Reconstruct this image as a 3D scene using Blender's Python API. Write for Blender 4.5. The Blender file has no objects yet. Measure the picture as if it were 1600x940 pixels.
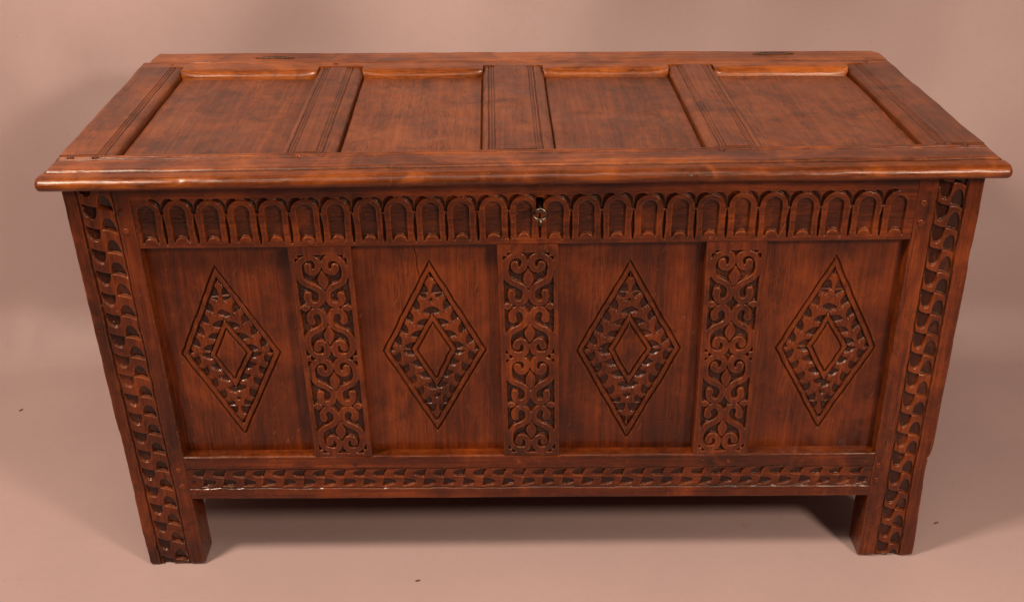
import bpy, math, random
import numpy as np
from mathutils import Vector, Matrix
random.seed(7)
RNG = np.random.default_rng(11)
scene = bpy.context.scene
COL = scene.collection

# ------------------------------------------------------------------ camera
cam = bpy.data.cameras.new('camera')
cam_o = bpy.data.objects.new('camera', cam)
COL.objects.link(cam_o)
cam_o.location = (-0.05348, -1.44577, 1.23275)
cam_o.rotation_euler = (1.088733, -0.000297, -0.018730)
cam.sensor_width = 36.0
cam.lens = 36.0 * 1781.1 / 1600.0
cam.clip_start, cam.clip_end = 0.05, 60
scene.camera = cam_o

# ------------------------------------------------------------------ light
world = bpy.data.worlds.new('World')
scene.world = world
world.use_nodes = True
bg = world.node_tree.nodes['Background']
bg.inputs[0].default_value = (1.0, 0.77, 0.62, 1)
bg.inputs[1].default_value = 0.045

def area(name, loc, target, size, power, colour):
    l = bpy.data.lights.new(name, 'AREA')
    l.shape = 'DISK'
    l.size = size
    l.energy = power
    l.color = colour
    o = bpy.data.objects.new(name, l)
    COL.objects.link(o)
    o.location = loc
    d = Vector(target) - Vector(loc)
    o.rotation_euler = d.to_track_quat('-Z', 'Y').to_euler()
    return o

area('studio_or_fill_lamp', (1.25, -1.45, 1.62), (0.0, 0.15, 0.35), 0.36, 35, (1.0, 0.76, 0.58))
area('studio_or_fill_lamp', (0.15, -0.95, 2.9), (0.0, 0.75, 0.75), 1.3, 20, (1.0, 0.77, 0.60))  # overhead fill lamp, added to brighten the backdrop wall and lid
area('studio_or_fill_lamp', (-1.42, -0.78, 2.45), (0.0, 0.25, 0.3), 0.44, 68, (1.0, 0.76, 0.58))

scene.view_settings.view_transform = 'Standard'
scene.view_settings.look = 'None'
scene.view_settings.exposure = 0.0
scene.view_settings.gamma = 1.0

# ------------------------------------------------------------------ helpers
def noise2(a, b, sa, sb, seed):
    """smooth value noise, about -1..1, cell sizes sa, sb in metres"""
    g = np.random.default_rng(seed).uniform(-1, 1, (257, 257))
    u, v = a / sa + 40.0, b / sb + 40.0
    i, j = np.floor(u).astype(int), np.floor(v).astype(int)
    fu, fv = u - i, v - j
    fu, fv = fu * fu * (3 - 2 * fu), fv * fv * (3 - 2 * fv)
    i0, i1, j0, j1 = i % 257, (i + 1) % 257, j % 257, (j + 1) % 257
    return (g[i0, j0] * (1 - fu) + g[i1, j0] * fu) * (1 - fv) + (g[i0, j1] * (1 - fu) + g[i1, j1] * fu) * fv

def fbm(a, b, sa, sb, seed, n=3):
    s, amp = 0, 1.0
    for k in range(n):
        s = s + amp * noise2(a, b, sa / 2 ** k, sb / 2 ** k, seed + 31 * k)
        amp *= 0.5
    return s

def sstep(e0, e1, x):
    t = np.clip((x - e0) / (e1 - e0), 0, 1)
    return t * t * (3 - 2 * t)

# the old carcass is a little out of square: wider at the top, racked, twisted
TAP, SHR, KZ, KZY = 0.0223, -0.0243, 0.0279, -0.0519
def age(P):
    P = np.array(P, float)
    x, y, z = P[..., 0], P[..., 1], P[..., 2]
    x2 = x * (1 + TAP * (z - .35)) + SHR * (z - .35)
    z2 = z + x2 * (z - .38) * np.clip(z / .12, 0, 1) * (KZ + KZY * y)
    return np.stack([x2, y, z2], -1)

def empty(name, loc=(0, 0, 0)):
    o = bpy.data.objects.new(name, None)
    o.empty_display_size = 0.05
    COL.objects.link(o)
    o.location = loc
    return o

def link_mesh(name, verts, faces, mat, parent=None, seed=0.0, smooth=True, normals=None, attrs=None):
    verts = np.asarray(verts, np.float32)
    me = bpy.data.meshes.new(name)
    if isinstance(faces, np.ndarray):
        n, k = faces.shape
        me.vertices.add(len(verts)); me.vertices.foreach_set('co', verts.ravel())
        me.loops.add(n * k); me.loops.foreach_set('vertex_index', faces.astype(np.int32).ravel())
        me.polygons.add(n)
        me.polygons.foreach_set('loop_start', np.arange(0, n * k, k, dtype=np.int32))
        me.update(calc_edges=True)
    else:
        me.from_pydata(verts.tolist(), [], faces)
        me.update()
    if smooth:
        me.polygons.foreach_set('use_smooth', np.ones(len(me.polygons), bool))
    if attrs:
        for k, v in attrs.items():
            at = me.attributes.new(k, 'FLOAT', 'POINT')
            at.data.foreach_set('value', np.asarray(v, np.float32))
    if normals is not None:
        me.normals_split_custom_set_from_vertices(np.asarray(normals, np.float32).tolist())
    me.materials.append(mat)
    o = bpy.data.objects.new(name, me)
    COL.objects.link(o)
    if parent:
        o.parent = parent
    o['grain_seed'] = float(seed)
    return o

def front_map(a, b, d):      # a -> x, b -> z, depth goes into the wood (+y)
    return np.stack([a, d, b], -1)

def make_top_map(H):
    def f(a, b, d):          # a -> x, b -> y, depth goes down
        return np.stack([a, b, H - d], -1)
    return f

def side_map(x, s):
    def f(a, b, d):          # a -> y, b -> z, depth goes toward the inside
        return np.stack([x - s * d, a, b], -1)
    return f

def back_map(y):
    def f(a, b, d):
        return np.stack([a, y - d, b], -1)
    return f

def box_blur(d, n):
    k = np.ones(n) / n
    p = np.pad(d, n // 2, mode='edge')
    p = np.apply_along_axis(lambda r: np.convolve(r, k, 'valid'), 0, p)
    return np.apply_along_axis(lambda r: np.convolve(r, k, 'valid'), 1, p)

def board(name, A, B, dfun, mapf, thick, mat, parent, seed, labfun=None, subnames=None, flip=False, wearn=7, out=None):
    """A worn or carved board: relief grid on the face, plain edges and back.
    labfun gives an integer for each face; faces with label > 0 become sub-parts."""
    a, b = np.meshgrid(A, B, indexing='ij')
    r = dfun(a, b)
    d, ground = r if isinstance(r, tuple) else (r, np.zeros_like(a))
    a2, b2 = (a, b) if out is None else out(a, b)
    na, nb = a.shape
    P = age(mapf(a2, b2, d))
    # normals from the relief itself, so that sub-parts join without a seam
    Pa, Pb = np.gradient(P, axis=0), np.gradient(P, axis=1)
    N = np.cross(Pa, Pb)
    N /= np.linalg.norm(N, axis=-1, keepdims=True) + 1e-12
    inner = mapf(np.array([0.0]), np.array([0.0]), np.array([1.0])) - mapf(np.array([0.0]), np.array([0.0]), np.array([0.0]))
    if (N @ inner[0]).mean() > 0:
        N = -N
        flip = True
    wear = np.clip((box_blur(d, wearn) - d) / 0.0011, 0, 1)
    idx = np.arange(na * nb).reshape(na, nb)
    F = np.stack([idx[:-1, :-1], idx[1:, :-1], idx[1:, 1:], idx[:-1, 1:]], -1).reshape(-1, 4)
    if flip:
        F = F[:, ::-1]
    V, Nf = P.reshape(-1, 3), N.reshape(-1, 3)
    at = {'wear': wear.ravel(), 'ground': ground.ravel()}
    lab = np.zeros(len(F), int)
    if labfun is not None:
        ac, bc = (a[:-1, :-1] + a[1:, 1:]) / 2, (b[:-1, :-1] + b[1:, 1:]) / 2
        lab = labfun(ac, bc).reshape(-1)
    def sub(sel):
        f = F[sel]
        u, inv = np.unique(f, return_inverse=True)
        return u, inv.reshape(f.shape)
    # main body: unlabelled face + edges + back
    u, f = sub(lab == 0)
    ring = np.concatenate([idx[:, 0], idx[-1, 1:], idx[-2::-1, -1], idx[0, -2:0:-1]])
    ra, rb = a2.ravel()[ring], b2.ravel()[ring]
    Rt = V[ring]
    Rb = age(mapf(ra, rb, np.full(len(ra), thick)))
    n = len(ring)
    c = Rt.mean(0)
    base = len(u)
    tang = np.roll(Rt, -1, 0) - np.roll(Rt, 1, 0)
    into = (Rb - Rt)
    sn = np.cross(tang, into)
    sn /= np.linalg.norm(sn, axis=1, keepdims=True) + 1e-12
    if ((Rt - c) * sn).sum() < 0:
        sn = -sn
    k = np.arange(n); k2 = (k + 1) % n
    Q = np.stack([base + k, base + k2, base + n + k2, base + n + k], -1)
    # back as a fan of quads round a doubled centre
    cb = Rb.mean(0)
    bn = np.tile(into.mean(0) / np.linalg.norm(into.mean(0)), (n + 1, 1))
    b0 = base + 2 * n
    T = np.stack([b0 + k, b0 + k2, np.full(n, b0 + n)], -1)
    gn = np.cross(Rt[k2] - Rt, Rb - Rt)
    if (gn * sn).sum() < 0:
        Q = Q[:, ::-1]
    gb = np.cross(Rb[k2] - Rb, cb - Rb)
    if (gb @ bn[0]).sum() < 0:
        T = T[:, ::-1]
    VV = np.concatenate([V[u], Rt, Rb, Rb, cb[None]])
    NN = np.concatenate([Nf[u], sn, sn, bn])
    faces = f.tolist() + Q.tolist() + T.tolist()
    ex = 3 * n + 1
    aa = {kk: np.concatenate([vv[u], np.zeros(ex)]) for kk, vv in at.items()}
    aa['wear'][base:base + n] = 0.6
    main = link_mesh(name, VV, faces, mat, parent, seed, True, NN, aa)
    if labfun is not None:
        for L in np.unique(lab):
            if L == 0:
                continue
            u, f = sub(lab == L)
            nm = subnames(L) if callable(subnames) else subnames
            link_mesh(nm, V[u], f, mat, main, seed, True, Nf[u], {kk: vv[u] for kk, vv in at.items()})
    return main

def lin(a0, a1, step):
    return np.linspace(a0, a1, max(2, int(round((a1 - a0) / step)) + 1))

def edgy(a0, a1, r=0.004, mid=0.012):
    """grid lines dense near both ends"""
    e = np.array([0, .0004, .0009, .0015, .0022, .003, .004, .0055])
    e = e * r / .004
    m = lin(a0 + e[-1], a1 - e[-1], mid)
    return np.concatenate([a0 + e[:-1], m, (a1 - e[:-1])[::-1]])

def eround(a, b, A0, A1, B0, B1, r, seed=0, sides='LRBT'):
    big = np.full_like(a, 9.0)
    d = 0
    rr = r * (1 + 0.45 * noise2(a, b, .03, .03, 900 + seed))
    for s, e in (('L', a - A0), ('R', A1 - a), ('B', b - B0), ('T', B1 - b)):
        if s in sides:
            q = np.clip(1 - e / rr, 0, 1)
            d = d + rr * (1 - np.sqrt(np.clip(1 - q * q, 0, 1)))
    return d

def seg_dist(a, b, pts):
    """distance to polyline pts and position 0..1 along it"""
    best = np.full(a.shape, 9.0); pos = np.zeros(a.shape)
    L = np.concatenate([[0], np.cumsum([math.dist(pts[i], pts[i + 1]) for i in range(len(pts) - 1)])])
    for i in range(len(pts) - 1):
        (x0, y0), (x1, y1) = pts[i], pts[i + 1]
        dx, dy = x1 - x0, y1 - y0
        t = np.clip(((a - x0) * dx + (b - y0) * dy) / (dx * dx + dy * dy + 1e-15), 0, 1)
        q = np.hypot(a - x0 - t * dx, b - y0 - t * dy)
        m = q < best
        best = np.where(m, q, best)
        pos = np.where(m, (L[i] + t * (L[i + 1] - L[i])) / L[-1], pos)
    return best, pos

def smooth_path(pts, n=6):
    p = np.array(pts, float)
    out = []
    for i in range(len(p) - 1):
        p0, p1, p2, p3 = p[max(i - 1, 0)], p[i], p[i + 1], p[min(i + 2, len(p) - 1)]
        for k in range(n):
            t = k / n
            out.append(0.5 * ((2 * p1) + (-p0 + p2) * t + (2 * p0 - 5 * p1 + 4 * p2 - p3) * t * t + (-p0 + 3 * p1 - 3 * p2 + p3) * t ** 3))
    out.append(p[-1])
    return np.array(out)

# ------------------------------------------------------------------ materials
def nt(name):
    m = bpy.data.materials.new(name)
    m.use_nodes = True
    t = m.node_tree
    return m, t, t.nodes['Principled BSDF']

def node(t, kind, **kw):
    n = t.nodes.new(kind)
    for k, v in kw.items():
        setattr(n, k, v)
    return n

def ramp(t, src, stops):
    r = node(t, 'ShaderNodeValToRGB')
    e = r.color_ramp.elements
    while len(e) < len(stops):
        e.new(0.5)
    for el, (p, c) in zip(e, stops):
        el.position = p
        el.color = (*c, 1) if len(c) == 3 else c
    t.links.new(src, r.inputs[0])
    return r.outputs[0]

def mixc(t, fac, a, b, mode='MIX'):
    m = node(t, 'ShaderNodeMix', data_type='RGBA', blend_type=mode)
    for s, v in ((m.inputs[0], fac), (m.inputs[6], a), (m.inputs[7], b)):
        if isinstance(v, bpy.types.NodeSocket):
            t.links.new(v, s)
        elif isinstance(v, tuple):
            s.default_value = (*v, 1)
        else:
            s.default_value = v
    return m.outputs[2]

def math_n(t, op, a, b=None, c=None, clamp=False):
    m = node(t, 'ShaderNodeMath', operation=op, use_clamp=clamp)
    for s, v in zip(m.inputs, (a, b, c)):
        if v is None:
            continue
        if isinstance(v, bpy.types.NodeSocket):
            t.links.new(v, s)
        else:
            s.default_value = v
    return m.outputs[0]

def noise_n(t, vec, scale, detail=4, rough=0.55, dist=0.0):
    n = node(t, 'ShaderNodeTexNoise')
    n.inputs['Scale'].default_value = scale
    n.inputs['Detail'].default_value = detail
    n.inputs['Roughness'].default_value = rough
    n.inputs['Distortion'].default_value = dist
    t.links.new(vec, n.inputs['Vector'])
    return n.outputs['Fac']

def oak(name, axis, dark=(0.028, 0.0050, 0.0012), mid=(0.098, 0.0162, 0.0021), light=(0.262, 0.053, 0.0058), rough=0.33, stain=0.0, coatr=0.13):
    """waxed old oak with the grain along one axis"""
    m, t, p = nt(name)
    tc = node(t, 'ShaderNodeTexCoord')
    at = node(t, 'ShaderNodeAttribute', attribute_type='OBJECT', attribute_name='grain_seed')
    off = node(t, 'ShaderNodeVectorMath', operation='MULTIPLY_ADD')
    t.links.new(at.outputs['Fac'], off.inputs[0])
    off.inputs[1].default_value = (3.17, 5.31, 7.77)
    t.links.new(tc.outputs['Object'], off.inputs[2])
    base = off.outputs[0]
    def grain(along, across):
        mp = node(t, 'ShaderNodeMapping')
        s = [across] * 3
        s['XYZ'.index(axis)] = along
        mp.inputs['Scale'].default_value = s
        t.links.new(base, mp.inputs['Vector'])
        return mp.outputs[0]
    figure = noise_n(t, grain(2.2, 26), 1.0, 5, 0.6, 1.2)
    streak = noise_n(t, grain(5, 190), 1.0, 4, 0.6, 0.4)
    pores = noise_n(t, grain(34, 760), 1.0, 3, 0.6)
    blot = noise_n(t, base, 7.0, 5, 0.62, 0.8)
    grime = noise_n(t, base, 34.0, 5, 0.7, 0.5)
    f = math_n(t, 'MULTIPLY_ADD', figure, 0.45, math_n(t, 'MULTIPLY', streak, 0.55))
    tone = math_n(t, 'MULTIPLY_ADD', math_n(t, 'FRACT', math_n(t, 'MULTIPLY', at.outputs['Fac'], 7.13)), 0.11, -0.145)
    f = math_n(t, 'MULTIPLY_ADD', blot, 0.62, math_n(t, 'MULTIPLY_ADD', f, 0.68, math_n(t, 'ADD', tone, -0.07)))
    col = ramp(t, f, [(0.30, dark), (0.47, mid), (0.68, light)])
    pm = ramp(t, pores, [(0.38, (1, 1, 1)), (0.49, (0, 0, 0))])
    col = mixc(t, math_n(t, 'MULTIPLY', math_n(t, 'MULTIPLY', pm, ramp(t, noise_n(t, grain(3, 45), 1.0, 3, 0.5, 0.8), [(0.40, (0.12, 0.12, 0.12)), (0.62, (1, 1, 1))])), 0.75), col, tuple(v * 0.45 for v in dark))
    gm = ramp(t, grime, [(0.56, (0, 0, 0)), (0.72, (1, 1, 1))])
    col = mixc(t, math_n(t, 'MULTIPLY', gm, 0.45), col, tuple(v * 0.8 for v in dark))
    # bare, handled arrises and the stained ground of the carving
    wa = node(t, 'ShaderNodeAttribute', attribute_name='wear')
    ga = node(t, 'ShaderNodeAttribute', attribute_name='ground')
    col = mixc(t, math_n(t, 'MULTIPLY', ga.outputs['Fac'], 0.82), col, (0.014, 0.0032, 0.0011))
    scuff = noise_n(t, base, 120.0, 3, 0.6)
    wf = math_n(t, 'MULTIPLY', wa.outputs['Fac'], ramp(t, scuff, [(0.40, (0.1, 0.1, 0.1)), (0.62, (1, 1, 1))]))
    col = mixc(t, math_n(t, 'MULTIPLY', wf, 0.48), col, (0.23, 0.066, 0.013))
    if stain:  # irregular dark stain patches in the lid wood
        st = noise_n(t, base, 11.0, 6, 0.68, 1.5)
        col = mixc(t, math_n(t, 'MULTIPLY', ramp(t, st, [(0.52, (0, 0, 0)), (0.70, (1, 1, 1))]), stain), col, (0.030, 0.0105, 0.0045))
    # rubbed, paler patches and fine scratches in all directions
    rub = noise_n(t, base, 16.0, 5, 0.66, 0.6)
    col = mixc(t, math_n(t, 'MULTIPLY', ramp(t, rub, [(0.54, (0, 0, 0)), (0.70, (1, 1, 1))]), 0.38), col, tuple(v * 1.05 for v in light))
    sc = None
    for k, rot in enumerate(((0.4, 1.1, 0.5), (-0.7, -0.6, -0.8))):
        m0 = node(t, 'ShaderNodeMapping')
        m0.inputs['Rotation'].default_value = rot
        t.links.new(base, m0.inputs['Vector'])
        mp = node(t, 'ShaderNodeMapping')
        mp.inputs['Scale'].default_value = (14, 300, 300)
        t.links.new(m0.outputs[0], mp.inputs['Vector'])
        q = ramp(t, noise_n(t, mp.outputs[0], 1.0, 1, 0.5), [(0.735, (0, 0, 0)), (0.775, (1, 1, 1))])
        sc = q if sc is None else math_n(t, 'MAXIMUM', sc, q)
    col = mixc(t, math_n(t, 'MULTIPLY', sc, 0.30), col, (0.34, 0.13, 0.045))
    # small pale nicks
    vo = node(t, 'ShaderNodeTexVoronoi', feature='F1')
    vo.inputs['Scale'].default_value = 42
    t.links.new(base, vo.inputs['Vector'])
    nick = ramp(t, vo.outputs['Distance'], [(0.035, (1, 1, 1)), (0.06, (0, 0, 0))])
    nsel = ramp(t, vo.outputs['Color'], [(0.80, (0, 0, 0)), (0.84, (1, 1, 1))])
    nf = math_n(t, 'MULTIPLY', nick, nsel)
    col = mixc(t, math_n(t, 'MULTIPLY', nf, 0.7), col, (0.42, 0.24, 0.13))
    t.links.new(col, p.inputs['Base Color'])
    rg = noise_n(t, base, 18.0, 5, 0.65)
    r = math_n(t, 'MULTIPLY_ADD', rg, 0.34, rough - 0.17)
    r = math_n(t, 'MULTIPLY_ADD', wf, -0.08, r)
    t.links.new(r, p.inputs['Roughness'])
    p.inputs['Specular IOR Level'].default_value = 0.27
    p.inputs['Coat Weight'].default_value = 0.28
    p.inputs['Coat Roughness'].default_value = coatr
    bh = math_n(t, 'MULTIPLY_ADD', pores, 0.5, math_n(t, 'MULTIPLY', streak, 0.6))
    bh = math_n(t, 'MULTIPLY_ADD', grime, 0.6, bh)
    bh = math_n(t, 'MULTIPLY_ADD', nf, -0.6, bh)
    bp = node(t, 'ShaderNodeBump')
    bp.inputs['Strength'].default_value = 0.62
    bp.inputs['Distance'].default_value = 0.0011
    t.links.new(bh, bp.inputs['Height'])
    t.links.new(bp.outputs[0], p.inputs['Normal'])
    return m

OAK_X = oak('oak_grain_across', 'X')
OAK_Z = oak('oak_grain_upright', 'Z')
OAK_Y = oak('oak_grain_deep', 'Y')
PANEL_Z = oak('oak_panel_upright', 'Z', dark=(0.034, 0.0058, 0.0012), mid=(0.096, 0.0158, 0.0020), light=(0.215, 0.042, 0.0045), rough=0.38)
LID_Y = oak('oak_lid_deep', 'Y', dark=(0.056, 0.0138, 0.0038), mid=(0.148, 0.0362, 0.0082), light=(0.260, 0.072, 0.0160), rough=0.36, stain=0.75, coatr=0.30)
LID_X = oak('oak_lid_across', 'X', dark=(0.024, 0.0054, 0.0014), mid=(0.132, 0.0280, 0.0042), light=(0.380, 0.102, 0.014), rough=0.33, stain=0.45, coatr=0.24)

def metal(name, col, rough):
    m, t, p = nt(name)
    tc = node(t, 'ShaderNodeTexCoord')
    n = noise_n(t, tc.outputs['Object'], 260, 4, 0.6)
    c = ramp(t, n, [(0.35, tuple(v * 0.35 for v in col)), (0.65, col)])
    t.links.new(c, p.inputs['Base Color'])
    p.inputs['Metallic'].default_value = 1
    t.links.new(math_n(t, 'MULTIPLY_ADD', n, 0.3, rough - 0.15), p.inputs['Roughness'])
    b = node(t, 'ShaderNodeBump'); b.inputs['Strength'].default_value = 0.3; b.inputs['Distance'].default_value = 0.0006
    t.links.new(n, b.inputs['Height']); t.links.new(b.outputs[0], p.inputs['Normal'])
    return m
IRON = metal('dark_iron', (0.14, 0.10, 0.08), 0.42)
STEEL = metal('worn_steel', (0.20, 0.165, 0.13), 0.34)

def paper():
    m, t, p = nt('studio_paper')
    tc = node(t, 'ShaderNodeTexCoord')
    v = tc.outputs['Object']
    n = noise_n(t, v, 2.2, 4, 0.55)
    col = ramp(t, n, [(0.30, (0.402, 0.300, 0.297)), (0.70, (0.450, 0.337, 0.333))])
    fine = noise_n(t, v, 60, 4, 0.7)
    col = mixc(t, math_n(t, 'MULTIPLY', ramp(t, fine, [(0.45, (0, 0, 0)), (0.75, (1, 1, 1))]), 0.22), col, (0.36, 0.27, 0.24))
    # scattered tan scuffs and specks on the paper
    vo = node(t, 'ShaderNodeTexVoronoi', feature='F1'); vo.inputs['Scale'].default_value = 9.0
    wv = node(t, 'ShaderNodeVectorMath', operation='MULTIPLY_ADD')
    nn = node(t, 'ShaderNodeTexNoise'); nn.inputs['Scale'].default_value = 60
    t.links.new(v, nn.inputs['Vector'])
    t.links.new(nn.outputs['Color'], wv.inputs[0]); wv.inputs[1].default_value = (0.02, 0.02, 0.02); t.links.new(v, wv.inputs[2])
    t.links.new(wv.outputs[0], vo.inputs['Vector'])
    s = math_n(t, 'MULTIPLY', ramp(t, vo.outputs['Distance'], [(0.05, (1, 1, 1)), (0.09, (0, 0, 0))]), ramp(t, vo.outputs['Color'], [(0.62, (0, 0, 0)), (0.70, (1, 1, 1))]))
    col = mixc(t, math_n(t, 'MULTIPLY', s, 0.6), col, (0.40, 0.24, 0.13))
    v2 = node(t, 'ShaderNodeTexVoronoi', feature='F1'); v2.inputs['Scale'].default_value = 36
    t.links.new(v, v2.inputs['Vector'])
    s2 = math_n(t, 'MULTIPLY', ramp(t, v2.outputs['Distance'], [(0.03, (1, 1, 1)), (0.05, (0, 0, 0))]), ramp(t, v2.outputs['Color'], [(0.66, (0, 0, 0)), (0.74, (1, 1, 1))]))
    col = mixc(t, math_n(t, 'MULTIPLY', s2, 0.6), col, (0.13, 0.075, 0.05))
    t.links.new(col, p.inputs['Base Color'])
    p.inputs['Roughness'].default_value = 0.62
    p.inputs['Specular IOR Level'].default_value = 0.35
    b = node(t, 'ShaderNodeBump'); b.inputs['Strength'].default_value = 0.12; b.inputs['Distance'].default_value = 0.001
    t.links.new(fine, b.inputs['Height']); t.links.new(b.outputs[0], p.inputs['Normal'])
    return m
PAPER = paper()

# ------------------------------------------------------------------ backdrop
def build_backdrop():
    r = 0.115
    y0 = 0.605
    prof = [(y, 0.0) for y in np.linspace(-2.6, y0 - 0.02, 70)]
    prof += [(y0 + r * math.sin(t), r - r * math.cos(t)) for t in np.linspace(0.0, math.radians(84), 14)]
    ly, lz = prof[-1]
    ty, tz = math.cos(math.radians(84)), math.sin(math.radians(84))
    prof += [(ly + ty * q, lz + tz * q) for q in np.linspace(0.02, 1.9, 70)]
    prof = np.array(prof)
    X = np.linspace(-2.8, 2.8, 190)
    x, k = np.meshgrid(X, np.arange(len(prof)), indexing='ij')
    y, z = prof[k, 0], prof[k, 1]
    lift = sstep(0.0, 0.5, z)
    wv = fbm(x, z, .42, .55, 5, 3) * 0.028 * lift + fbm(x, z, .25, .5, 9, 2) * 0.006 * lift
    # soft pinch where the paper turns up
    pinch = np.exp(-((x + 1.05) / .035) ** 2) * np.exp(-((z - .03) / .05) ** 2) * 0.030
    y = y - wv - pinch
    z = z + np.where(y < y0, 0.0010 * fbm(x, y, .6, .4, 21, 2) * sstep(0.60, 0.75, np.abs(x)) * 0, 0)
    P = np.stack([x, y, z], -1)
    na, nb = x.shape
    idx = np.arange(na * nb).reshape(na, nb)
    F = np.stack([idx[:-1, :-1], idx[1:, :-1], idx[1:, 1:], idx[:-1, 1:]], -1).reshape(-1, 4)
    o = link_mesh('backdrop', P.reshape(-1, 3), F, PAPER)
    o['kind'] = 'structure'
    o['label'] = 'pinkish tan studio paper sweeping from floor up to wall'
build_backdrop()

# ------------------------------------------------------------------ coffer
coffer = empty('coffer')
coffer['label'] = 'dark carved oak coffer with four-panel lid standing on tan studio paper'
coffer['category'] = 'chest'
G = 0.0008
W = 0.625
SL, SR = -0.535, 0.535
ZB0, ZB1, ZT0, ZT1 = 0.1275, 0.2080, 0.5650, 0.6606
H = 0.6841

def undul(a, b, seed, amp=0.00035):
    return amp * fbm(a, b, .06, .06, 300 + seed, 3)

def shaky(a, b, seed, amp=0.0006):
    return a + amp * fbm(a, b, .018, .018, 500 + seed, 2), b + amp * fbm(a, b, .018, .018, 600 + seed, 2)

# --- upper rail with the arcade
PITCH, X0 = 0.04288, -0.5176
jit = RNG.uniform(-1, 1, (25, 4))
def arcade(a, b):
    d = eround(a, b, SL, SR, ZT0, ZT1, .0012, 1, 'BT') + undul(a, b, 1)
    p, q = shaky(a, b, 1, .0005)
    i = np.clip(np.round((p - X0) / PITCH), 0, 24).astype(int)
    u = p - (X0 + PITCH * i) - jit[i, 0] * .0006
    v = q - jit[i, 1] * .0007
    hw = .0110 + jit[i, 2] * .0005
    cz = .6188
    sd = np.where(v > cz, np.hypot(u, v - cz) - hw, np.abs(u) - hw)
    lobe = .0098 - np.hypot(u, v - (.5713 + jit[i, 3] * .0006))
    sd = np.maximum(np.maximum(sd, lobe), .5725 - v)
    m = sstep(.0003, -.0011, sd)
    floor_d = .0046 + .0008 * np.clip((.60 - v) / .03, 0, 1) + .0002 * noise2(a, b, .006, .002, 77)
    d = d + m * floor_d
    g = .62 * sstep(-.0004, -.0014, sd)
    # slim tapering cuts between the arches
    jb = np.round((p - X0) / PITCH - .5)
    ok = (jb >= 0) & (jb <= 23)
    ub = np.abs(p - (X0 + PITCH * (jb + .5)))
    tau = np.clip((q - .5700) / (.6155 - .5700), 0, 1)
    wl = .0027 * np.sin(np.pi * tau) ** .6 * (1.15 - .45 * tau) + 1e-6
    cut = np.where(ok & (tau > 0) & (tau < 1), np.clip(1 - ub / wl, 0, 1) ** .7, 0)
    d = d + .0052 * cut
    g = np.maximum(g, sstep(.1, .5, cut))
    # crescent chips in the spandrels
    rho = np.hypot(u, v - .6182) - .0197
    wc = .0070 * sstep(.0035, .0105, np.abs(u)) * sstep(.6420, .6385, v) + 1e-5
    ch = np.where(ok & (v > .6165) & (rho > -.0008) & (rho < wc), sstep(-.0008, .0006, rho) * (1 - np.clip(rho, 0, 1) / wc), 0)
    side = np.where(i == 0, u > 0, np.where(i == 24, u < 0, True))
    ch = np.clip(ch, 0, 1) * side
    d = d + .0046 * ch ** .8
    g = np.maximum(g, sstep(.12, .5, ch))
    # keyhole
    kh = np.maximum(np.abs(a - .0182) - .0042, np.abs(b - .6245) - .0092)
    kh = np.minimum(kh, np.hypot(a - .0182, b - .6300) - .0048)
    k = sstep(.0006, -.0008, kh)
    d = d * (1 - k) + k * .024
    return d, np.clip(g, 0, 1)
def arcade_lab(a, b):
    i = np.clip(np.round((a - X0) / PITCH), 0, 24).astype(int)
    inside = (b > .5680) & (b < .6410) & (np.abs(a - X0 - PITCH * i) <= PITCH / 2 + .0001)
    return np.where(inside, i + 1, 0)
rail_top = board('front_top_rail', lin(SL, SR, G), lin(ZT0, ZT1, G), arcade, front_map, .032, OAK_X, coffer, 1.3, arcade_lab, 'carved_arch')

# --- running S pattern shared by the stiles and the lower rail
def running(t, along, lines, bw, Ls, hwf, A, sgn=1):
    """t 0..1 across the band, along the running coordinate; returns depth, ground, nearest line"""
    lines = np.array(lines)
    w = 1 - 2 * t
    curve = A * w * np.abs(w)
    s = along - curve
    i = np.clip(np.searchsorted(-lines if lines[0] > lines[-1] else lines, -s if lines[0] > lines[-1] else s), 1, len(lines) - 1)
    depth = np.zeros_like(t); ground = np.zeros_like(t)
    c0, hl, hr = hwf
    for off in (-1, 0):
        L = lines[np.clip(i + off, 0, len(lines) - 1)]
        for sg in (-1, 1):
            q = (s - L) * sg * sgn
            e = (t - c0) if sg < 0 else (1 - t - c0)
            nrm = np.abs(np.where(e < 0, e / hl, e / hr))
            end = Ls * np.clip(1 - nrm ** 2.3, 0, 1) ** (1 / 2.3)
            sd = np.maximum(np.maximum((nrm - 1) * hl * bw, -q), (q - end) * .8)
            m = sstep(.0003, -.0008, sd)
            dep = m * (.0054 - .0020 * np.clip(q / Ls, 0, 1))
            depth = np.maximum(depth, dep)
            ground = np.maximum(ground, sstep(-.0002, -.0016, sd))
        ln = np.abs(s - L)
        depth = np.maximum(depth, .0010 * np.clip(1 - ln / .0011, 0, 1))
    near = np.abs(s[..., None] - lines[None, None, :]).argmin(-1) if s.size < 4e5 else i
    return depth, ground, near

def edge_groove(e, w=.0016, dep=.0026):
    return dep * np.clip(1 - np.abs(e) / w, 0, 1)

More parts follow.
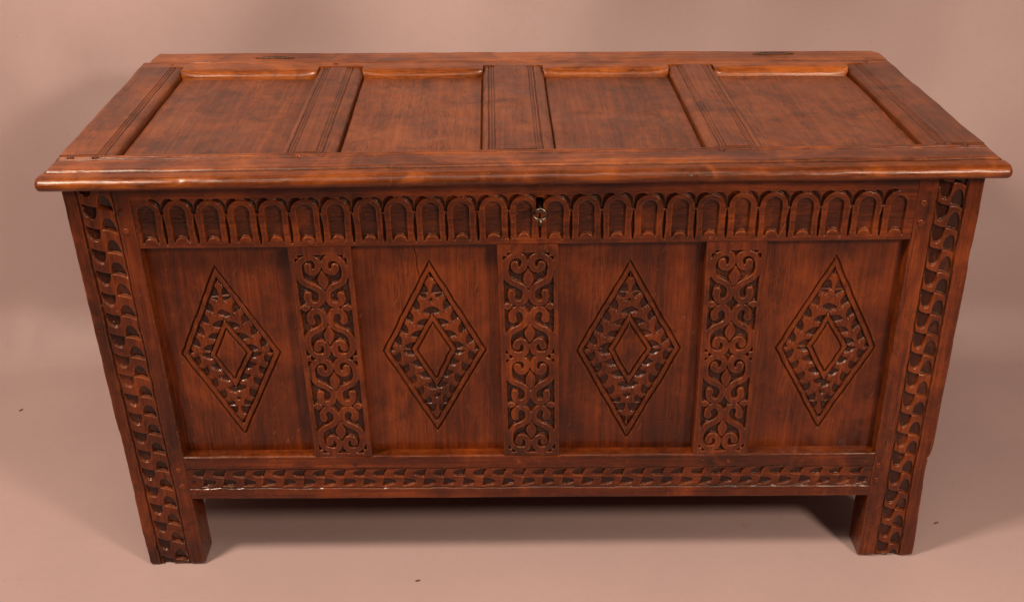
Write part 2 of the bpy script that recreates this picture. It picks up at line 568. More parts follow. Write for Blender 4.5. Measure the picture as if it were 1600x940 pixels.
ZL_LEFT = [.6630 - .0343 * k for k in range(20)]
ZL_RIGHT = list(np.linspace(.6822, .346, 11)) + [.346 - .0354 * k for k in range(1, 11)]
def stile_fun(side):
    s = -1 if side == 'L' else 1
    bx0, bx1 = (-.6065, -.5590) if side == 'L' else (.5630, .6025)
    lines = ZL_LEFT if side == 'L' else ZL_RIGHT
    x0, x1 = (-W, SL) if side == 'L' else (SR, W)
    seed = 3 if side == 'L' else 4
    hwf, Ls = ((.255, .195, .205), .0195) if side == 'L' else ((.215, .185, .275), .0250)
    def core(a, b):
        p, q = shaky(a, b, seed, .0008)
        t = (p - bx0) / (bx1 - bx0)
        return p, q, t
    def f(a, b):
        d = eround(a, b, x0, x1, -.02, .8, .0020, seed, 'LR') + undul(a, b, seed, .0005)
        d = d + eround(a, b, x0, x1, 0, .8, .005, seed + 1, 'B') * (1 + .5 * noise2(a, b, .02, .02, 71))
        p, q, t = core(a, b)
        dep, g, _ = running(t, q, lines, bx1 - bx0, Ls, hwf, .0075)
        inb = sstep(0, .03, t) * sstep(1, .97, t)
        band = sstep(-.02, .02, t) * sstep(1.02, .98, t)
        d = d + dep * inb + .0012 * band
        d = d + edge_groove(p - bx0, .0019, .0030) + edge_groove(p - bx1, .0017, .0026)
        if side == 'L':
            d = d + edge_groove(p - bx0 + .0042, .0009, .0010)
            d = d + .0012 * np.clip(1 - np.abs(b - .437 - .10 * (a + .62)) / .0009, 0, 1) * sstep(-.600, -.606, a)
        # bruises low down on the foot
        d = d + .0011 * sstep(.25, .9, fbm(a, b, .03, .05, 88 + seed, 3)) * sstep(.30, .05, b)
        gv = np.maximum(edge_groove(p - bx0, .0019, 1.), edge_groove(p - bx1, .0017, 1.))
        return d, np.maximum(g * inb, gv)
    def lab(a, b):
        p, q, t = core(a, b)
        w = 1 - 2 * t
        sq = q - .0075 * w * np.abs(w)
        k = np.abs(sq[..., None] - np.array(lines)).argmin(-1) if True else 0
        return np.where((t > 0) & (t < 1), k + 1, 0)
    def out(a, b):
        # worn, chipped outer arris and foot
        if side == 'R':
            e = sstep(.590, .625, a)
            chip = -.0040 * sstep(.225, .175, b) * sstep(.02, .16, b) - .0012 * sstep(.3, 1.2, fbm(a * 0, b, .09, .09, 41, 4)) - .0022 * np.exp(-((b - .197) / .0035) ** 2)
            a2 = a + e * chip
        else:
            e = sstep(-.600, -.625, a)
            a2 = a + e * (.0014 * sstep(.2, 1.2, fbm(a * 0, b, .08, .08, 43, 4)) + .0002 * fbm(a * 0, b, .012, .012, 47, 2))
        foot = sstep(.012, 0, b)
        b2 = b + foot * (.0022 * (1 + fbm(a, b * 0, .025, .025, 51 + seed, 2)))
        b2 = np.where(b < 1e-6, np.maximum(b2 - .0012, 0), b2)
        return a2, b2
    return f, lab, out
for side, x0, x1, sd in (('L', -W, SL, 2.25), ('R', SR, W, 3.66)):
    f, lab, out = stile_fun(side)
    board('front_stile', lin(x0, x1, G), lin(0, ZT1, G), f, front_map, .052, OAK_Z, coffer, sd, lab, 'carved_wave', out=out)

# --- lower rail
XL = [-.5412 + .0311 * k for k in range(36)]
def low_core(a, b):
    p, q = shaky(a, b, 6, .0009)
    return p, q, (q - .1490) / (.1830 - .1490)
def lower(a, b):
    d = eround(a, b, SL, SR, ZB0, ZB1, .0030, 6, 'T') + eround(a, b, SL, SR, ZB0, ZB1, .0018, 7, 'B') + undul(a, b, 6, .0005)
    p, q, t = low_core(a, b)
    dep, g, _ = running(t, p, XL, .034, .0185, (.245, .20, .21), -.0055, -1)
    inb = sstep(0, .05, t) * sstep(1, .95, t) * sstep(SL, SL + .012, a) * sstep(SR, SR - .012, a)
    d = d + (dep * .85) * inb + .0014 * sstep(-.03, .03, t) * sstep(1.03, .97, t)
    d = d + edge_groove(q - .1842, .0016, .0024) + edge_groove(q - .1475, .0016, .0030)
    gv = np.maximum(edge_groove(q - .1842, .0016, .8), edge_groove(q - .1475, .0016, 1.))
    return d, np.maximum(g * inb, gv)
def lower_lab(a, b):
    p, q, t = low_core(a, b)
    w = 1 - 2 * t
    s = p + .0055 * w * np.abs(w)
    k = np.clip(np.round((s - XL[0]) / .0311), 0, 35).astype(int)
    return np.where((t > 0) & (t < 1), k + 1, 0)
rail_low = board('front_bottom_rail', lin(SL, SR, G), lin(ZB0, ZB1, G), lower, front_map, .032, OAK_X, coffer, 4.8, lower_lab, 'carved_wave')

# --- muntins with scrolled strapwork
SCROLL = [(-.0194, .0665), (-.0181, .0607), (-.0136, .0577), (-.0075, .0605), (-.0047, .0682), (-.0071, .0768), (-.0139, .0803), (-.0225, .0789),
          (-.0299, .0714), (-.0322, .0599), (-.0303, .0473), (-.0235, .0395), (-.0141, .0345), (-.0067, .0285), (-.0041, .0206),
          (-.0060, .0108), (-.0121, .0050), (-.0199, .0062), (-.0243, .0140), (-.0235, .0215)]
SPATH = smooth_path(SCROLL, 4)
def vesica(u, v, L, wd):
    """leaf of half length L along v and half width wd"""
    t = np.clip(np.abs(v) / L, 0, 1)
    return np.maximum(np.abs(u) - wd * (1 - t ** 1.7), np.abs(v) - L)
def muntin_fun(x0, x1, seed):
    xc = (x0 + x1) / 2
    fx0, fx1 = x0 + .0078, x1 - .0072
    def strokes(a, b):
        p, q = shaky(a, b, 10 + seed, .0007)
        best = np.full(a.shape, 9.0); which = np.zeros(a.shape, int)
        u = p - xc
        k = 1
        for mz in (.4668, .2990):
            hv = 1.0
            v = q - mz
            au, av = -np.abs(u), np.abs(v)
            dist, pos = seg_dist(au, av, SPATH)
            wd = .0048 + .0010 * np.exp(-(pos / .05) ** 2) + .0010 * np.exp(-((1 - pos) / .05) ** 2)
            sd = dist - wd
            quad = k + (u > 0).astype(int) + 2 * (v < 0).astype(int)
            m = sd < best
            best = np.where(m, sd, best); which = np.where(m, quad, which)
            k += 4
            for sg in (1, -1):
                sd = vesica(u, v - sg * .0445, .0162, .0076)
                m = sd < best
                best = np.where(m, sd, best); which = np.where(m, k, which); k += 1
            for sg in (1, -1):
                sd = vesica(v, u - sg * .0300, .0084, .0056)
                m = sd < best
                best = np.where(m, sd, best); which = np.where(m, k, which); k += 1
            # small corner leaves
            for su in (1, -1):
                for sv in (1, -1):
                    cu, cv = u * su - (fx1 - fx0) / 2 * .98, v * sv - .0842
                    sd = np.hypot(cu, cv) * .8 + np.abs(cu - cv) * .45 - .0058
                    m = sd < best
                    best = np.where(m, sd, best); which = np.where(m, 99, which)
        return best, which
    def f(a, b):
        d = eround(a, b, x0, x1, ZB1, ZT0, .0014, 10 + seed, 'LR') + undul(a, b, 10 + seed, .0004)
        sd, _ = strokes(a, b)
        fs = np.maximum(np.maximum(fx0 - a, a - fx1), np.maximum(.2140 - b, b - .5518))
        cutm = sstep(-.0001, .0008, sd) * sstep(.0002, -.0008, fs)
        dep = .0048 + .0004 * noise2(a, b, .0022, .0022, 60 + seed) + .0003 * noise2(a, b, .006, .006, 61 + seed)
        d = d + cutm * dep
        d = d + (1 - cutm) * .0010 * sstep(-.0012, .0003, sd) * sstep(.0, -.0015, fs)
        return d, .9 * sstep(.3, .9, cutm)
    def lab(a, b):
        sd, wh = strokes(a, b)
        inside = (a > fx0) & (a < fx1) & (b > .2140) & (b < .5518)
        return np.where(inside & (sd < .0007) & (wh < 90), wh, 0)
    def names(L):
        L = (L - 1) % 8
        return 'carved_scroll' if L < 4 else 'carved_leaf'
    return f, lab, names
for k, (x0, x1) in enumerate(((-.333, -.245), (-.0420, .0440), (.2510, .3360))):
    f, lab, nm = muntin_fun(x0, x1, k)
    board('front_muntin', lin(x0, x1, G), lin(ZB1, ZT0, G), f, front_map, .030, OAK_Z, coffer, (5.2, 7.04, 8.72)[k], lab, nm)

# --- panels with the carved lozenges
LOZ = [[(-.4436, .527), (-.3676, .3835), (-.4397, .2382), (-.5122, .3816)], [(-.4425, .4376), (-.4088, .3826), (-.4414, .3228), (-.4706, .3798)],
       [(-.1391, .5308), (-.0636, .3848), (-.1432, .2432), (-.2158, .3836)], [(-.1399, .4452), (-.1082, .386), (-.1402, .3215), (-.1726, .386)],
       [(.1469, .5281), (.2252, .3845), (.149, .2274), (.0707, .3817)], [(.1479, .4409), (.1827, .384), (.1489, .3234), (.1185, .3829)],
       [(.4409, .5321), (.5161, .3843), (.4457, .2424), (.3675, .3831)], [(.4403, .4397), (.4742, .3841), (.4458, .3271), (.4138, .3848)]]
def quad_sd(a, b, Q):
    best = np.full(a.shape, -9.0)
    cx, cy = np.mean(Q, 0)
    for i in range(4):
        (x0, y0), (x1, y1) = Q[i], Q[(i + 1) % 4]
        nx, ny = y1 - y0, -(x1 - x0)
        l = math.hypot(nx, ny); nx /= l; ny /= l
        if (cx - x0) * nx + (cy - y0) * ny > 0:
            nx, ny = -nx, -ny
        best = np.maximum(best, (a - x0) * nx + (b - y0) * ny)
    return best
REC = .0190
def panel_fun(n, x0, x1):
    Qo, Qi = LOZ[2 * n], LOZ[2 * n + 1]
    zc = np.mean([Qo[1][1], Qo[3][1]])
    xm = np.mean([Qo[0][0], Qo[2][0]])
    LP = .0208
    BAND = .0082
    def core(a, b):
        p, q = shaky(a, b, 20 + n, .0007)
        do, di = quad_sd(p, q, Qo), quad_sd(p, q, Qi)
        to = np.clip(-BAND - do, 0, None)
        t = to / (to + np.clip(di - .0008, 0, None) + 1e-9)      # 0 at the outer border, 1 at the inner lozenge
        dz = q - zc
        s = np.abs(dz)
        return p, q, do, di, t, s, dz
    def leaf(p, q, t, s, dz, di, do):
        cxn = np.where(p > xm, Qo[1][0], Qo[3][0]); czn = np.where(p > xm, Qo[1][1], Qo[3][1])
        axn = np.where(dz > 0, Qo[0][0], Qo[2][0]); azn = np.where(dz > 0, Qo[0][1], Qo[2][1])
        ex, ez = axn - cxn, azn - czn
        el = np.hypot(ex, ez)
        sa = ((p - cxn) * ex + (q - czn) * ez) / el
        top = s > .094                                            # single leaf in each sharp end
        aa = np.where(top, np.clip((p - xm) / (.040 * np.clip((.142 - s) / .07, .05, 1)), -.5, .5), t - .5)
        ph = np.where(top, (s - .094) / .024 + 5, sa / .0222 - .30 * aa * aa + np.where(dz > 0, .20, .45))
        cell = np.floor(ph); fr = ph - cell
        ea = (np.abs(aa) - .44) / .36
        ef = (fr - .06) / .62
        r = np.sqrt(ea ** 2 + np.clip(ef, 0, None) ** 2)
        sd = np.where((ef > 0), (r - 1) * .3, np.minimum(-ef * .6, .3))
        return sd, fr, cell, aa
    def f(a, b):
        d = REC + undul(a, b, 20 + n, .0006) + .0006 * fbm(a, b, .02, .12, 180 + n, 2)
        p, q, do, di, t, s, dz = core(a, b)
        d = d + .0036 * np.clip(1 - np.abs(do) / .0019, 0, 1)
        d = d + .0030 * np.clip(1 - np.abs(do + BAND) / .0016, 0, 1)
        field = sstep(-BAND + .0002, -BAND - .0008, do) * sstep(.0002, .0012, di)
        d = d + .0026 * np.clip(1 - np.abs(di - .0006) / .0014, 0, 1)
        d = d + .0036 * np.clip(1 - np.abs(di + .0068) / .0019, 0, 1)
        sd, fr, cell, aa = leaf(p, q, t, s, dz, di, do)
        cutm = sstep(.02, -.05, sd) * field
        d = d + cutm * (.0034 + .0006 * noise2(a, b, .004, .004, 140 + n)) + field * .0006
        lobes = np.minimum(np.abs(np.abs(aa) - .17), .2)
        d = d + field * (1 - cutm) * .0012 * np.clip(1 - lobes / .05, 0, 1) * sstep(.62, .9, fr)
        d = d + field * .0011 * np.clip(1 - np.minimum(fr, 1 - fr) / .07, 0, 1)
        d = d + field * (1 - cutm) * .0012 * (aa * 2) ** 2
        g = sstep(.35, .9, cutm)
        for e_, w_ in ((do, .0019), (do + BAND, .0016), (di + .0068, .0019), (di - .0006, .0014)):
            g = np.maximum(g, .9 * sstep(.25, .7, 1 - np.abs(e_) / w_))
        g = np.maximum(g, .30 * sstep(.25, 1.1, fbm(a, b, .07, .11, 400 + n, 4)))
        # splits and old cracks in the panels
        if n == 1:
            cr = np.abs(a - (-.1615 + (.5712 - b) * .105 + .0012 * noise2(b, b, .015, .015, 8)))
            d = d + .0022 * np.clip(1 - cr / .0013, 0, 1) * sstep(.499, .507, b)
        if n == 2:
            cr = np.abs(b - (.2547 + (a - .1686) * .127))
            d = d + .0007 * np.clip(1 - cr / .0011, 0, 1) * sstep(.160, .175, a) * sstep(.245, .235, a)
        if n == 0:
            cr = np.abs(b - .3836 - .0006 * noise2(a, a, .01, .01, 3))
            d = d + .0010 * np.clip(1 - cr / .0011, 0, 1) * sstep(-.412, -.406, a) * sstep(-.374, -.380, a)
        return d, g
    def lab(a, b):
        p, q, do, di, t, s, dz = core(a, b)
        sd, fr, cell, aa = leaf(p, q, t, s, dz, di, do)
        fld = (do < -BAND) & (di > .0008)
        endc = s > .090
        L = 10 + np.clip(cell, 0, 9).astype(int) * 4 + (dz < 0) * 2 + ((p > xm) & ~endc) * 1
        out = np.where(do < .0012, 1, 0)
        out = np.where(fld, L, out)
        out = np.where(di <= .0008, 2, out)
        return out.astype(int)
    def names(L):
        return 'lozenge_border' if L == 1 else 'lozenge_centre' if L == 2 else 'carved_leaf'
    return f, lab, names
for n, (x0, x1) in enumerate(((SL, -.333), (-.245, -.042), (.044, .251), (.336, SR))):
    f, lab, nm = panel_fun(n, x0, x1)
    board('front_panel', lin(x0 - .003, x1 + .003, G), lin(ZB1 - .003, ZT0 + .003, G), f, front_map, .0315, PANEL_Z, coffer, 8.2 + n * 2.3, lab, nm)

# --- pegs in the joints
def peg(parent, x, z, r, mapf, seed, proud=.0011):
    n = 12
    vs, rad = [], [(1.0, .004), (1.0, -.4 * proud), (.86, -.9 * proud), (.5, -proud * 1.05)]
    ph = random.random()
    for rr, dp in rad:
        for k in range(n):
            t = 2 * math.pi * k / n + ph
            w = 1 + .08 * math.sin(3 * t + seed)
            vs.append((x + r * rr * w * math.cos(t), z + r * rr * w * math.sin(t), dp))
    vs.append((x, z, -proud))
    vs = np.array(vs)
    P = age(mapf(vs[:, 0], vs[:, 1], vs[:, 2]))
    fs = []
    for l in range(3):
        for k in range(n):
            fs.append((l * n + k, l * n + (k + 1) % n, (l + 1) * n + (k + 1) % n, (l + 1) * n + k))
    for k in range(n):
        fs.append((3 * n + k, 3 * n + (k + 1) % n, 4 * n))
    return link_mesh('peg', P, fs, OAK_Y, parent, seed)
stiles = [o for o in coffer.children if o.name.startswith('front_stile')]
for x, z in ((-.5498, .6212), (-.5493, .5920), (-.5458, .1519), (-.5462, .1830)):
    peg(stiles[0], x, z, .0052, front_map, random.random() * 9, .0016)
for x, z in ((.5451, .6196), (.5462, .5902), (.5455, .1562), (.5446, .1841)):
    peg(stiles[1], x, z, .0052, front_map, random.random() * 9, .0016)
for x in (-.3047, -.2730, -.0191, .0117, .2692, .3071):
    peg(rail_low, x, .1935, .0038, front_map, random.random() * 9, .0007)
for x in (-.0278, -.0171, .0182, -.2994, .2568):
    peg(rail_top, x, .5705, .0042, front_map, random.random() * 9, .0008)

# ------------------------------------------------------------------ carcass behind the front
def plain(A0, A1, B0, B1, r, seed, amp=.0004, sides='LRBT'):
    return lambda a, b: eround(a, b, A0, A1, B0, B1, r, seed, sides) + undul(a, b, seed, amp)
def slab(name, A0, A1, B0, B1, mapf, thick, mat, seed, r=.0022, base=0.0, parent=coffer, sides='LRBT'):
    f = plain(A0, A1, B0, B1, r, int(seed * 10), sides=sides)
    return board(name, edgy(A0, A1, r, .02), edgy(B0, B1, r, .02), lambda a, b: f(a, b) + base, mapf, thick, mat, parent, seed)
YB = .540                                   # back of the carcass
for s in (-1, 1):
    xo = s * W
    sm = side_map(xo - s * .0015, s)
    slab('side_top_rail', .0525, YB - .0525, .575, ZT1, sm, .028, OAK_Y, 21 + s)
    slab('side_bottom_rail', .0525, YB - .0525, ZB0, .205, sm, .028, OAK_Y, 22.5 + s)
    slab('side_muntin', .232, .308, .2053, .5747, sm, .026, OAK_Z, 23.7 + s)
    for y0, y1 in ((.0525, .2317), (.3083, YB - .0525)):
        slab('side_panel', y0, y1, .2053, .5747, sm, .022, PANEL_Z, 25.1 + s + y0, base=.011)
    slab('rear_stile', s * W if s < 0 else s * W - .085, s * W + .085 if s < 0 else s * W, 0, ZT1, back_map(YB), .052, OAK_Z, 27 + s, r=.003)
slab('back_board', -W + .0855, W - .0855, ZB0, .394, back_map(YB - .004), .018, OAK_X, 30.2)
slab('back_board', -W + .0855, W - .0855, .3945, ZT1, back_map(YB - .004), .018, OAK_X, 31.2)
slab('bottom_board', -W + .056, W - .056, .034, YB - .025, make_top_map(.158), .016, OAK_X, 32.9)

# ------------------------------------------------------------------ lid
TOP = make_top_map(H)
LX = .6413
YP0, YP1, YL = .0595, .4465, .5015          # panel opening and the back of the lid
LTH = .0232
def bullnose_rail():
    """front rail of the lid, a moulded section swept along its length"""
    prof = []
    # along the top from the panel edge forwards
    prof += [(.0595, -.0120), (.0592, -.0040), (.0583, -.0018), (.0568, -.0005), (.0555, 0)]
    for yc in (.0475, .0405):
        prof += [(yc + .0020, 0), (yc + .0014, -.0005), (yc + .0008, -.0030), (yc - .0008, -.0030), (yc - .0014, -.0005), (yc - .0020, 0)]
    prof += [(y, 0.0) for y in (.034, .027, .020, .013, .007, .0035)]
    prof += [(.0018, -.0003), (.0008, -.0010), (.0002, -.0026), (-.0004, -.0030), (-.0016, -.0027), (-.0030, -.0024)]
    cy, cz, ry, rz = -.0115, -.0128, .0165, .0108
    for t in np.linspace(math.radians(68), math.radians(-90), 17):
        prof.append((cy - ry * math.cos(t), cz + rz * math.sin(t)))
    prof += [(-.004, -.0233), (.010, -LTH), (.030, -LTH), (.0595, -LTH)]
    prof = np.array(prof)
    npf = len(prof)
    X = np.concatenate([-LX + np.array([0, .0004, .0011, .0022, .004, .0065, .010]), np.linspace(-LX + .014, LX - .014, 340), (LX - np.array([0, .0004, .0011, .0022, .004, .0065, .010]))[::-1]])
    xx, kk = np.meshgrid(X, np.arange(npf), indexing='ij')
    y, z = prof[kk, 0].copy(), prof[kk, 1].copy()
    nose = sstep(.004, -.006, y)
    e = LX - np.abs(xx)
    # rounded, rubbed corners of the nosing
    q = np.clip(1 - e / .0050, 0, 1)
    xx = xx * (1 + nose * .0105)
    y = y + nose * .0050 * (1 - np.sqrt(1 - q * q)) * np.clip((.006 - y) / .02, 0, 1) * 1.5
    mz = -.0120
    z = mz + (z - mz) * (1 - .42 * (1 - np.sqrt(1 - np.clip(1 - e / .0055, 0, 1) ** 2)))
    s = fbm(xx, kk * .02, .05, .25, 210, 3)
    y = y + nose * (.0007 * s + .0011 * noise2(xx, xx * 0, .22, 1, 212))
    z = z + (.0005 * fbm(xx, y, .04, .02, 215, 3) + .0006 * noise2(xx, xx * 0, .3, 1, 217)) * (z > -.018)
    # dents along the nosing
    for _ in range(46):
        cx, ck, r, dp = RNG.uniform(-LX, LX), RNG.uniform(23, 44), RNG.uniform(.0015, .004), RNG.uniform(.0002, .0007)
        w = np.exp(-((xx - cx) / r) ** 2 - ((kk - ck) / 1.6) ** 2)
        y = y + dp * w; z = z - dp * .6 * w
    P = age(np.stack([xx, y, H + z], -1))
    idx = np.arange(len(X) * npf).reshape(len(X), npf)
    nx = np.roll(idx, -1, 1)
    F = np.stack([idx[:-1], nx[:-1], nx[1:], idx[1:]], -1).reshape(-1, 4)
    V = P.reshape(-1, 3)
    faces = F.tolist() + [idx[0].tolist()[::-1], idx[-1].tolist()]
    wear = np.clip(sstep(-.0065, -.001, z) * sstep(.006, .000, y) * .5 + nose * .45 * (fbm(xx, kk * .02, .06, .2, 230, 3) + .3), 0, 1)
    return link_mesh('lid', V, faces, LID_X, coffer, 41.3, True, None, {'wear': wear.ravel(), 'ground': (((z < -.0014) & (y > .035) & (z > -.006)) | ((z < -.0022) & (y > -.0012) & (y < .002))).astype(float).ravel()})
lid = bullnose_rail()
# flat end caps and a sharp joint to the panels keep their edges
lid.data.polygons[len(lid.data.polygons) - 1].use_smooth = False
lid.data.polygons[len(lid.data.polygons) - 2].use_smooth = False

PD = .0125
def ovolo(e, w=.016):
    """moulded inner edge: e is the distance from the panel opening"""
    t = np.clip(e / w, 0, 1)
    d = .0068 * (1 - np.sqrt(np.clip(1 - (1 - t) ** 2, 0, 1)))
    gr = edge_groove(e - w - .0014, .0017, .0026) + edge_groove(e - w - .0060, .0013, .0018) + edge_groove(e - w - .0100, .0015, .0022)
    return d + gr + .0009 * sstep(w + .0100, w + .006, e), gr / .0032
def mgrid(x0, x1):
    return lin(x0, x1, .0008)
YG = np.concatenate([[YP0 + .0003, YP0 + .0012], lin(YP0 + .004, YP1 - .004, .010), [YP1 + .02, YP1 + .026]])
def lid_member(name, x0, x1, mouldL, mouldR, seed, wl=.016, wr=.016, outer=None, yend=.4735):
    def f(a, b):
        wob = .0005 * fbm(a * 0, b, .05, .05, int(seed * 10), 2)
        d = undul(a, b, int(seed * 7), .0005)
        g = np.zeros_like(a)
        for use, e, w in ((mouldL, a + wob - x0, wl), (mouldR, x1 - a + wob, wr)):
            if use:
                o, q = ovolo(e, w)
                d, g = d + o, np.maximum(g, q)
        if outer:
            d = d + eround(a, b, x0, x1, -1, 1, .0042, int(seed), outer)
        return d, np.clip(g, 0, 1)
    Yg = np.concatenate([[YP0 + .0003], lin(YP0 + .004, yend - .004, .008), [yend - .0003]])
    return board(name, mgrid(x0, x1), Yg, f, TOP, LTH - .0004, LID_Y, lid, seed, wearn=5)
lid_member('lid_stile', -LX, -.5655, False, True, 43.1, wr=.0115, outer='L', yend=.4735)
lid_member('lid_stile', .5605, LX, True, False, 44.9, wl=.0155, outer='R', yend=.4735)
lid_member('lid_muntin', -.3367, -.2615, True, True, 46.3, wl=.0085, wr=.0160)
lid_member('lid_muntin', -.0583, .0425, True, True, 47.7, wl=.0080, wr=.0150)
lid_member('lid_muntin', .2555, .3325, True, True, 49.2, wl=.0150, wr=.0085)
OPEN = ((-.5655, -.3367), (-.2615, -.0583), (.0425, .2555), (.3325, .5605))
def lid_back(a, b):
    d = eround(a, b, -LX, LX, YP1, YL, .0042, 52, 'LR') + eround(a, b, -LX, LX, YP1, YL, .0014, 53, 'T') + undul(a, b, 52, .0005)
    gr = np.zeros_like(a)
    # stopped hollow chamfer over every panel
    for x0, x1 in OPEN:
        e = np.minimum(a - x0, x1 - a)
        reach = .0205 * np.sqrt(np.clip(e / .030, 0, 1)) * (1 + .10 * noise2(a, a * 0, .05, 1, 77))
        t = np.clip(1 - (b - YP1) / (reach + 1e-6), 0, 1)
        d = d + np.where(e > 0, .0150 * (1 - np.sqrt(np.clip(1 - t ** 1.7, 0, 1))), 0)
    d = d + edge_groove(b - (YL - .0065), .0013, .0016)
    return d, gr
YBK = np.concatenate([lin(YP1, YP1 + .030, .0012), lin(YP1 + .032, YL - .010, .004), lin(YL - .0085, YL, .0007)])
def notch_back(a, b):
    # the rail meets the uprights at a shoulder: only its panel tongues reach forwards
    inpan = np.zeros_like(a)
    for x0, x1 in OPEN:
        inpan = np.maximum(inpan, (a > x0 - .0002) & (a < x1 + .0002))
    b2 = np.where(inpan > 0, b, np.maximum(b, .4738 + (b - .4738) * .0))
    b2 = np.where((inpan == 0) & (b < .4738), .4738 + (b - YP1) * .004, b)
    return a, b2
XBK = np.unique(np.round(np.concatenate([lin(-LX, LX, .0035), -LX + np.array([.0004, .0009, .0015, .0022, .003]), LX - np.array([.0004, .0009, .0015, .0022, .003])] + [np.array([o - .0003, o + .0003]) for q in OPEN for o in q]), 5))
board('lid_back_rail', XBK, YBK, lid_back, TOP, LTH, LID_X, lid, 51.6, out=notch_back, wearn=5)
for n, (x0, x1) in enumerate(OPEN):
    def f(a, b, n=n):
        d = PD + .0016 * noise2(a, b, .10, .16, 240 + n) * .5 + undul(a, b, 240 + n, .0006)
        e = np.minimum(np.minimum(a - OPEN[n][0], OPEN[n][1] - a), b - YP0)
        d = d + .0035 * sstep(.0030, .0008, e) + .0030 * sstep(YP1 - .005, YP1 - .001, b)
        if n in (0, 3):
            for cx, sl in (((-.455, .05), (-.41, -.06)) if n == 0 else ((.425, -.08), (.47, .06))):
                cr = np.abs(a - (cx + (b - .40) * sl))
                d = d + .0006 * np.clip(1 - cr / .0010, 0, 1) * sstep(.36, .40, b)
        return d
    board('lid_panel', lin(x0 - .0015, x1 + .0015, .0012), lin(YP0 - .0015, YP1 + .0035, .0020), f, TOP, .020, LID_Y, lid, 55.4 + 1.9 * n, wearn=5)
for x, y in ((-.6214, .0492), (-.5870, .0479), (.5877, .0530), (.6105, .0521), (.3158, .0455), (.2720, .0455), (-.3100, .0455), (-.2760, .0455), (-.5900, .487), (-.3100, .487), (.600, .487)):
    peg(lid, x, y, .0044, TOP, random.random() * 9, .0010)

# fixed rear rail with the clenched wire hinges
def rear(a, b):
    return eround(a, b, -.6320, .6420, .5030, .5590, .0035, 58, 'LRT') + eround(a, b, -.632, .642, .503, .559, .0012, 59, 'B') + undul(a, b, 58, .0006)
def rear_out(a, b):
    return a - np.sign(a) * .014 * np.clip((b - .535) / .024, 0, 1) ** 2 * (a > .60) + .004 * np.clip((b - .535) / .024, 0, 1) * (a < -.60), b
rear_rail = board('rear_rail', edgy(-.6320, .6420, .004, .012), edgy(.5030, .5590, .004, .004), rear, TOP, LTH, LID_X, coffer, 61.7, out=rear_out, wearn=5)

def hinge(x, y, L, seed):
    """two flattened spikes of a wire hinge, beaten down left and right of the eye"""
    vs, fs = [], []
    n = 8
    st = [(-1.0, .0006, .0004), (-.7, .0022, .0012), (-.4, .0036, .0018), (-.12, .0026, .0022), (0, .0034, .0030), (.12, .0026, .0022), (.4, .0038, .0018), (.7, .0022, .0012), (1.0, .0006, .0004)]
    for u, w, h in st:
        for k in range(n):
            t = 2 * math.pi * k / n
            vs.append((x + u * L / 2, y + w * math.cos(t) + .0012 * math.sin(3 * u + seed), -(h * math.sin(t)) - .0006))
    for l in range(len(st) - 1):
        for k in range(n):
            fs.append((l * n + k, l * n + (k + 1) % n, (l + 1) * n + (k + 1) % n, (l + 1) * n + k))
    fs.append(tuple(range(n))[::-1]); fs.append(tuple(range((len(st) - 1) * n, len(st) * n)))
    vs = np.array(vs)
    return link_mesh('wire_hinge', age(TOP(vs[:, 0], vs[:, 1], vs[:, 2])), fs, IRON, rear_rail)
hinge(-.4195, .5255, .068, 1.0)
hinge(.4510, .5380, .074, 2.2)

# ------------------------------------------------------------------ key in the lock
KEY = age(np.array([.0180, 0.0, .6250]))
key = empty('key', KEY.tolist())
key['label'] = 'small worn steel key in the lock of the coffer'
key['category'] = 'key'
def tube(name, pts, rad, mat, parent, n=10, closed=False):
    pts = np.array(pts, float)
    m = len(pts)
    vs = []
    for i in range(m):
        t = pts[(i + 1) % m] - pts[i - 1] if closed else pts[min(i + 1, m - 1)] - pts[max(i - 1, 0)]
        t /= np.linalg.norm(t)
        u = np.cross(t, [0, 0, 1.0])
        if np.linalg.norm(u) < 1e-3:
            u = np.cross(t, [1.0, 0, 0])
        u /= np.linalg.norm(u)
        w = np.cross(u, t)
        r = rad[i] if hasattr(rad, '__len__') else rad
        for k in range(n):
            a = 2 * math.pi * k / n
            vs.append(pts[i] + r * (math.cos(a) * u + math.sin(a) * w))
    fs = []
    for i in range(m if closed else m - 1):
        for k in range(n):
            fs.append((i * n + k, i * n + (k + 1) % n, ((i + 1) % m) * n + (k + 1) % n, ((i + 1) % m) * n + k))
    if not closed:
        fs.append(tuple(range(n))[::-1]); fs.append(tuple(range((m - 1) * n, m * n)))
    return link_mesh(name, np.array(vs), fs, mat, parent)
tube('shank', [(0, .018, .0010), (0, 0, .0005), (0, -.012, 0), (0, -.0225, -.0005)], [.0024, .0024, .0024, .0026], STEEL, key)
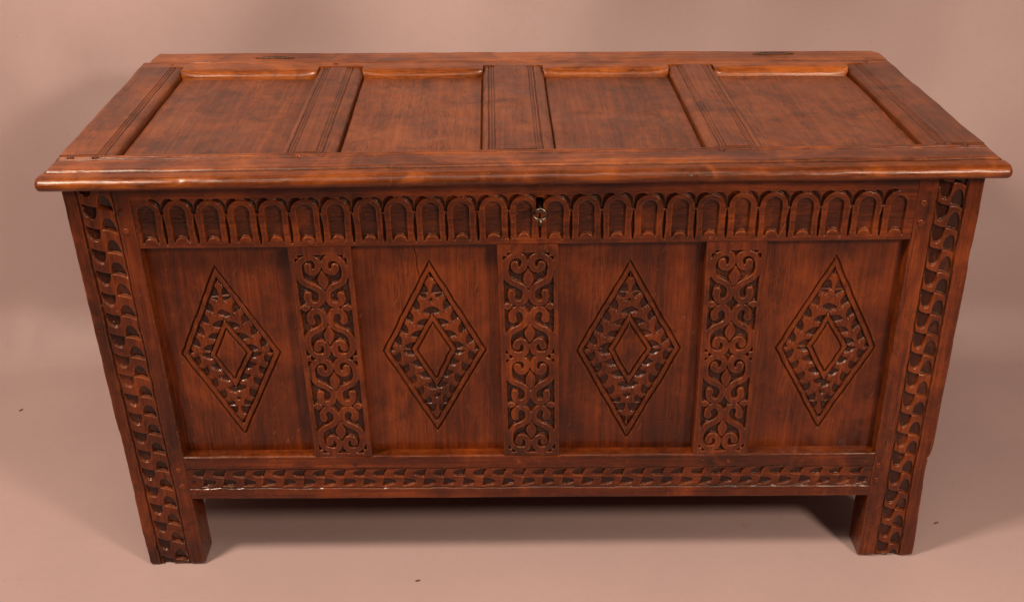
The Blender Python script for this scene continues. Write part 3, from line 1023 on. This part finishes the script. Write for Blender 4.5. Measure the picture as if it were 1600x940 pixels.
tube('collar', [(0, -.0185, -.0003), (0, -.0195, -.0003), (0, -.0215, -.0004), (0, -.0225, -.0004)], [.0026, .0037, .0037, .0026], STEEL, key)
ring = []
for k in range(28):
    a = 2 * math.pi * k / 28
    ring.append((.0088 * math.cos(a) * (1 - .06 * math.sin(a)), -.0318 + .0086 * math.sin(a), -.0012 + .0042 * math.sin(a)))
tube('bow', ring, .0018, STEEL, key, 10, True)
tube('finial', [(0, -.0392, -.0052), (0, -.0405, -.0070), (0, -.0418, -.0095), (0, -.0424, -.0118), (0, -.0428, -.0132)], [.0016, .0026, .0017, .0026, .0008], STEEL, key)

# ------------------------------------------------------------------ litter on the paper
def flake(x, y, L, wd, rot, mat, label):
    vs, fs = [], []
    n = 9
    for layer in (0, 1):
        for k in range(n):
            a = 2 * math.pi * k / n
            r = 1 + .25 * math.sin(2.3 * a + x * 9)
            vs.append((L / 2 * r * math.cos(a), wd / 2 * r * math.sin(a), .0002 + layer * .0009 + .0012 * math.cos(a) ** 2 * layer))
    fs = [tuple(range(n))[::-1], tuple(range(n, 2 * n))] + [(k, (k + 1) % n, n + (k + 1) % n, n + k) for k in range(n)]
    o = link_mesh('wood_flake', np.array(vs), fs, mat, None, smooth=False)
    o.location = (x, y, 0)
    o.rotation_euler = (0, 0, rot)
    o['label'] = label
    o['category'] = 'debris'
def flat(name, col):
    m, t, p = nt(name)
    tc = node(t, 'ShaderNodeTexCoord')
    n = noise_n(t, tc.outputs['Object'], 400, 3)
    t.links.new(ramp(t, n, [(0.35, tuple(v * .5 for v in col)), (0.65, col)]), p.inputs['Base Color'])
    p.inputs['Roughness'].default_value = 0.7
    return m
TAN = flat('dry_flake', (0.30, 0.15, 0.05))
BRN = flat('dark_flake', (0.13, 0.07, 0.035))
flake(.697, .083, .0075, .0045, .3, TAN, 'tan wood flake beside the right front foot of the coffer')
flake(-.176, -.045, .0085, .0030, .1, BRN, 'dark sliver of wood in front of the coffer')
flake(-.985, .463, .0100, .0035, .9, BRN, 'dark brown flake behind the left end of the coffer')
